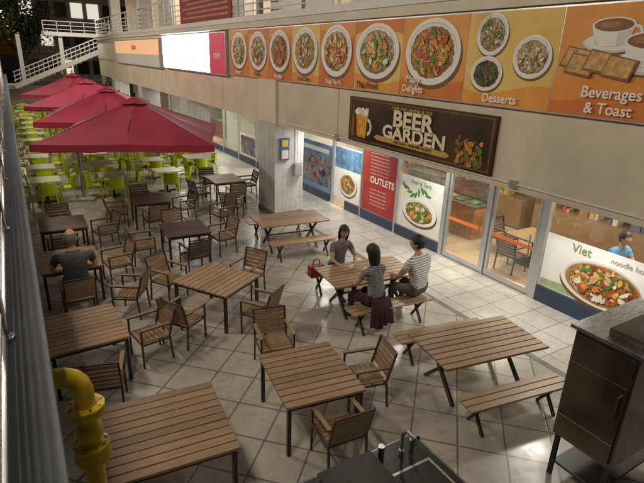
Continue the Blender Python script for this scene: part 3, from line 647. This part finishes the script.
    if style=='bald':
        sph('hair_fringe',.081,.100,.120,None,hair,lambda c:c.z>.06 or c.y>.02 or c.z<-.07)
    elif style=='short':
        def fn(v):
            v.co*=1+.04*math.sin(v.co.x*160+v.co.z*90)*math.sin(v.co.y*130)
        sph('hair',.088,.108,.132,fn,hair,lambda c:(c.y>.055 and c.z<.055) or (c.y>-.01 and c.z<.0) or c.z<-.06)
    else:
        def fn(v):
            if v.co.z<0 and v.co.y<.05:
                k=-v.co.z/.13;v.co.z*=2.0;v.co.x*=1+.18*k;v.co.y=v.co.y*(1-.1*k)-.028*k
            v.co.x*=1+.03*math.sin(v.co.z*70+v.co.y*60);v.co.y*=1+.03*math.sin(v.co.x*150)
        sph('hair',.094,.115,.134,fn,hair,lambda c:(c.y>.06 and c.z<.065) or (c.y>.015 and c.z<-.0) or c.z<-.118)
    return o
STR=stripemat('striped_shirt',(.74,.74,.74),(.16,.17,.22),9,'Z',.22)
STG=stripemat('grey_striped_top',(.30,.31,.33),(.10,.10,.12),13,'Z',.5)
NAVY=mat('dark_navy_cotton',(.03,.035,.05),.9,var=.25);JEAN=mat('denim',(.05,.07,.13),.9,var=.25,scale=12);MARS=mat('maroon_skirt',(.045,.015,.02),.9,var=.3)
TEE=stripemat('dark_striped_tee',(.04,.045,.055),(.10,.11,.125),10,'Z',.3);BLUES=mat('blue_shirt',(.12,.28,.55),.8,var=.15);GREYT=mat('grey_top',(.16,.15,.17),.9,var=.2);BEIGEP=mat('dark_trousers',(.10,.085,.07),.9,var=.2)
person('seated_woman',(5.08,6.33,.0),5,STG,MARS,HAIR,'long',1.2,.07,female=True,turn=8,tilt=-8)
person('seated_man',(6.02,6.26,.0),10,STR,BEIGEP,HAIR,'short',1.24,.05,turn=30,tilt=-5,hands=((-.16,.40,.70),(.22,.30,.58)))
person('seated_woman',(5.3,7.98,0),178,GREYT,JEAN,HAIR,'long',1.16,.10,female=True,turn=-15,tilt=-15)
person('seated_man',(.53,9.22,0),0,TEE,NAVY,GHAIR,'bald',1.22,.07,turn=-10,tilt=-12,wide=1.15)
person('seated_man',(10.4,5.1,.02),170,BLUES,JEAN,HAIR,'short',1.12,.05)
# skirt draped over the bench edge
def drape(x,y,rz):
    vs=[];fs=[];nx,nz=26,14
    for j in range(nz+1):
        t=j/nz
        for i in range(nx+1):
            u=i/nx*2-1;fold=.018*math.sin(u*17+t*2)+.012*math.sin(u*31)
            if t<.3: k=t/.3;px=u*(.20+.04*k);py=-.16-.07*k;pz=.66-.17*k
            else: k=(t-.3)/.7;px=u*(.24+.05*k);py=-.23-.03*k+fold*(.4+k);pz=.49-.34*k+.03*math.sin(u*5)*k
            py+=.06*u*u;vs.append((px,py,pz))
    for j in range(nz):
        for i in range(nx):
            a=j*(nx+1)+i;fs.append((a,a+1,a+nx+2,a+nx+1))
    m=MB();m.add(vs,fs,MARS,True);o=m.obj('draped_skirt_cloth',loc=(x,y,0),rz=rz);md=o.modifiers.new('th','SOLIDIFY');md.thickness=.008
drape(5.08,6.33,math.radians(5))
m=MB();m.box(-.16,.16,-.07,.07,0,.22,mat('red_bag',(.30,.03,.04),.6,var=.2));m.path([(-.08,0,.22),(-.07,0,.32),(0,0,.36),(.07,0,.32),(.08,0,.22)],.01,BLACK,8);m.obj('handbag',loc=(4.80,7.98,.45))
m=MB();m.lathe((5.5,7.1,.753),[(0,0),(.09,0),(.13,.02),(.128,.024),(.088,.006),(0,.006)],PLATE);m.obj('plate')
for x,y in ((5.75,7.0),(5.2,7.3),(5.9,7.4)):
    m=MB();m.lathe((x,y,.753),[(0,0),(.03,0),(.04,.11),(.037,.11),(.028,.006)],PLATE);m.obj('drinking_cup')
# ---------------------------------------------------------------- background
o=empty('staircase')
m=MB();n=20
for i in range(n):
    x=.5+i*.40;z=1.9+i*.175;m.box(x,x+.42,46.2,48.6,z-.25,z,GREY)
m.beam((.4,46.15,1.8),(8.5,46.15,5.3),.12,.35,WHITEP)
for i in range(24):
    x=.5+i*.34;z=1.9+i*.147;m.beam((x,46.1,z),(x,46.1,z+1.0),.04,.04,WHITEP)
for dz in (1.0,.7,.4):m.beam((.4,46.1,1.85+dz),(8.5,46.1,5.35+dz),.06,.07,WHITEP)
m.box(-6,.5,46.2,48.6,1.6,1.9,GREY);m.box(-6,8.6,48.6,48.8,0,1.7,BEIGE)
for i in range(3):m.box(1+i*3,1.3+i*3,48.4,48.6,1.9,5.6,WHITEP)
m.box(3,9,48.2,50,5.6,5.9,WHITEP)
for z in (6.1,6.4,6.7):m.beam((3,48.25,z),(9,48.25,z),.05,.05,WHITEP)
for i in range(7):m.beam((3+i,48.25,5.9),(3+i,48.25,6.7),.05,.05,WHITEP)
m.obj('stairs',o)
o=empty('office_building')
m=MB();m.box(2,22,78,90,0,15,mat('office_wall',(.42,.43,.44),.7,var=.1,scale=.5))
lit=em('lit_window',(.9,.85,.7),.8);dk=mat('dark_window',(.03,.04,.05),.2)
for fl in range(4):
    for i in range(10):m.box(2.5+i*1.95,3.9+i*1.95,77.93,78,1.5+fl*3.5,3.3+fl*3.5,lit if R.random()<.35 else dk)
    m.box(1.9,22.1,77.8,77.99,.6+fl*3.5,.9+fl*3.5,WHITEP)
m.obj('walls',o)
o=empty('office_building')
m=MB();m.box(-30,-3,85,95,0,10,GREY)
for fl in range(3):
    for i in range(12):m.box(-29+i*2.1,-27.6+i*2.1,84.93,85,1.3+fl*3,2.8+fl*3,lit if R.random()<.3 else dk)
m.obj('walls',o)
BARK=mat('bark',(.09,.06,.04),.9,var=.3,bump=.5);LEAF=mat('leaves',(.05,.08,.025),.7,var=.4,scale=2);LEAF2=mat('leaves_dark',(.025,.045,.015),.7,var=.3)
def tree(x,y,h,seed):
    q=random.Random(seed);m=MB();m.tube((0,0,0),(.1,.1,h*.45),.22,.14,BARK);tips=[]
    for i in range(8):
        t=i*.8;a=(.1,.1,h*(.3+.02*i));b_=(math.cos(t)*h*.24,math.sin(t)*h*.24,h*q.uniform(.55,.85));m.tube(a,b_,.09,.03,BARK,7);tips.append(Vector(b_))
    tips.append(Vector((0,0,h*.9)))
    for i in range(2600):
        c=q.choice(tips)+Vector((q.gauss(0,.09*h),q.gauss(0,.09*h),q.gauss(0,.07*h)));u=Vector((q.gauss(0,1),q.gauss(0,1),q.gauss(0,.6))).normalized()*.16;w=u.cross(Vector((q.gauss(0,1),q.gauss(0,1),q.gauss(0,1)))).normalized()*.09
        m.add([c-u,c+w,c+u,c-w],[(0,1,2,3)],LEAF if q.random()<.55 else LEAF2)
    m.obj('street_tree',loc=(x,y,0))
for i,(x,y,h) in enumerate(((-2.5,52,10),(-8,58,11),(-1.5,60,11),(1.5,66,10))):tree(x,y,h,i)
o=empty('street_lamp',(-1,54,0));m=MB();m.tube((0,0,0),(0,0,7.5),.08,.05,GREY);m.beam((0,0,7.4),(1.2,0,7.6),.06,.06,GREY);m.box(.9,1.5,-.12,.12,7.5,7.6,GREY);m.box(.95,1.45,-.1,.1,7.48,7.499,em('street_lamp_lens',(1,.7,.35),20));m.obj('pole',o)
area('lamp',(1.2,0,7.4),(0,0,0),.5,.3,500,(1,.75,.5),o)
f=MB();f.box(4.6,5.4,43.8,44.4,8.95,9.1,ALU);f.beam((5.4,44.1,9.05),(6.4,44.1,9.25),.06,.06,ALU);f.box(4.65,5.35,43.85,44.35,8.935,8.949,LAMP);o=f.obj('added_stair_flood')  # flood fixture added to light up the stairs
area('lamp',(5,44.1,8.9),(math.radians(15),0,math.radians(12)),.6,.5,450,(1,.88,.7),o)
for y in (10,22,34):
    f=MB();f.box(7.9,8.1,y-.6,y+.6,9.12,9.2,LAMP);o=f.obj('corridor_tube_light');area('lamp',(8.0,y,9.08),(0,0,0),.3,1.2,90,(1,.93,.8),o)
# ---------------------------------------------------------------- world, sun, camera
w=bpy.data.worlds.new('World');S.world=w;w.use_nodes=True;n=w.node_tree.nodes;sk=n.new('ShaderNodeTexSky');sk.sky_type='NISHITA';sk.sun_disc=False;sk.sun_elevation=math.radians(2);sk.sun_rotation=math.radians(220)
w.node_tree.links.new(sk.outputs[0],n['Background'].inputs[0]);n['Background'].inputs[1].default_value=.03
L=bpy.data.lights.new('sun','SUN');L.energy=.02;L.angle=math.radians(5);L.color=(1,.8,.6);o=bpy.data.objects.new('sun',L);COL.objects.link(o);o.rotation_euler=(math.radians(80),0,math.radians(-40))
S.view_settings.view_transform='Standard';S.view_settings.look='None';S.view_settings.exposure=0
cam=bpy.data.cameras.new('camera');cam.sensor_width=36;cam.lens=497.8/644*36;cam.clip_start=.05;cam.clip_end=1000
p,h,r=math.radians(20.15),math.radians(31.64),math.radians(-2.08)
F=Vector((math.cos(p)*math.sin(h),math.cos(p)*math.cos(h),-math.sin(p)));R0=Vector((math.cos(h),-math.sin(h),0));U0=Vector((math.sin(p)*math.sin(h),math.sin(p)*math.cos(h),math.cos(p)))
Rv=R0*math.cos(r)-U0*math.sin(r);Uv=R0*math.sin(r)+U0*math.cos(r)
c=bpy.data.objects.new('camera',cam);COL.objects.link(c)
c.matrix_world=Matrix(((Rv.x,Uv.x,-F.x,0),(Rv.y,Uv.y,-F.y,0),(Rv.z,Uv.z,-F.z,4.6),(0,0,0,1)))
S.camera=c
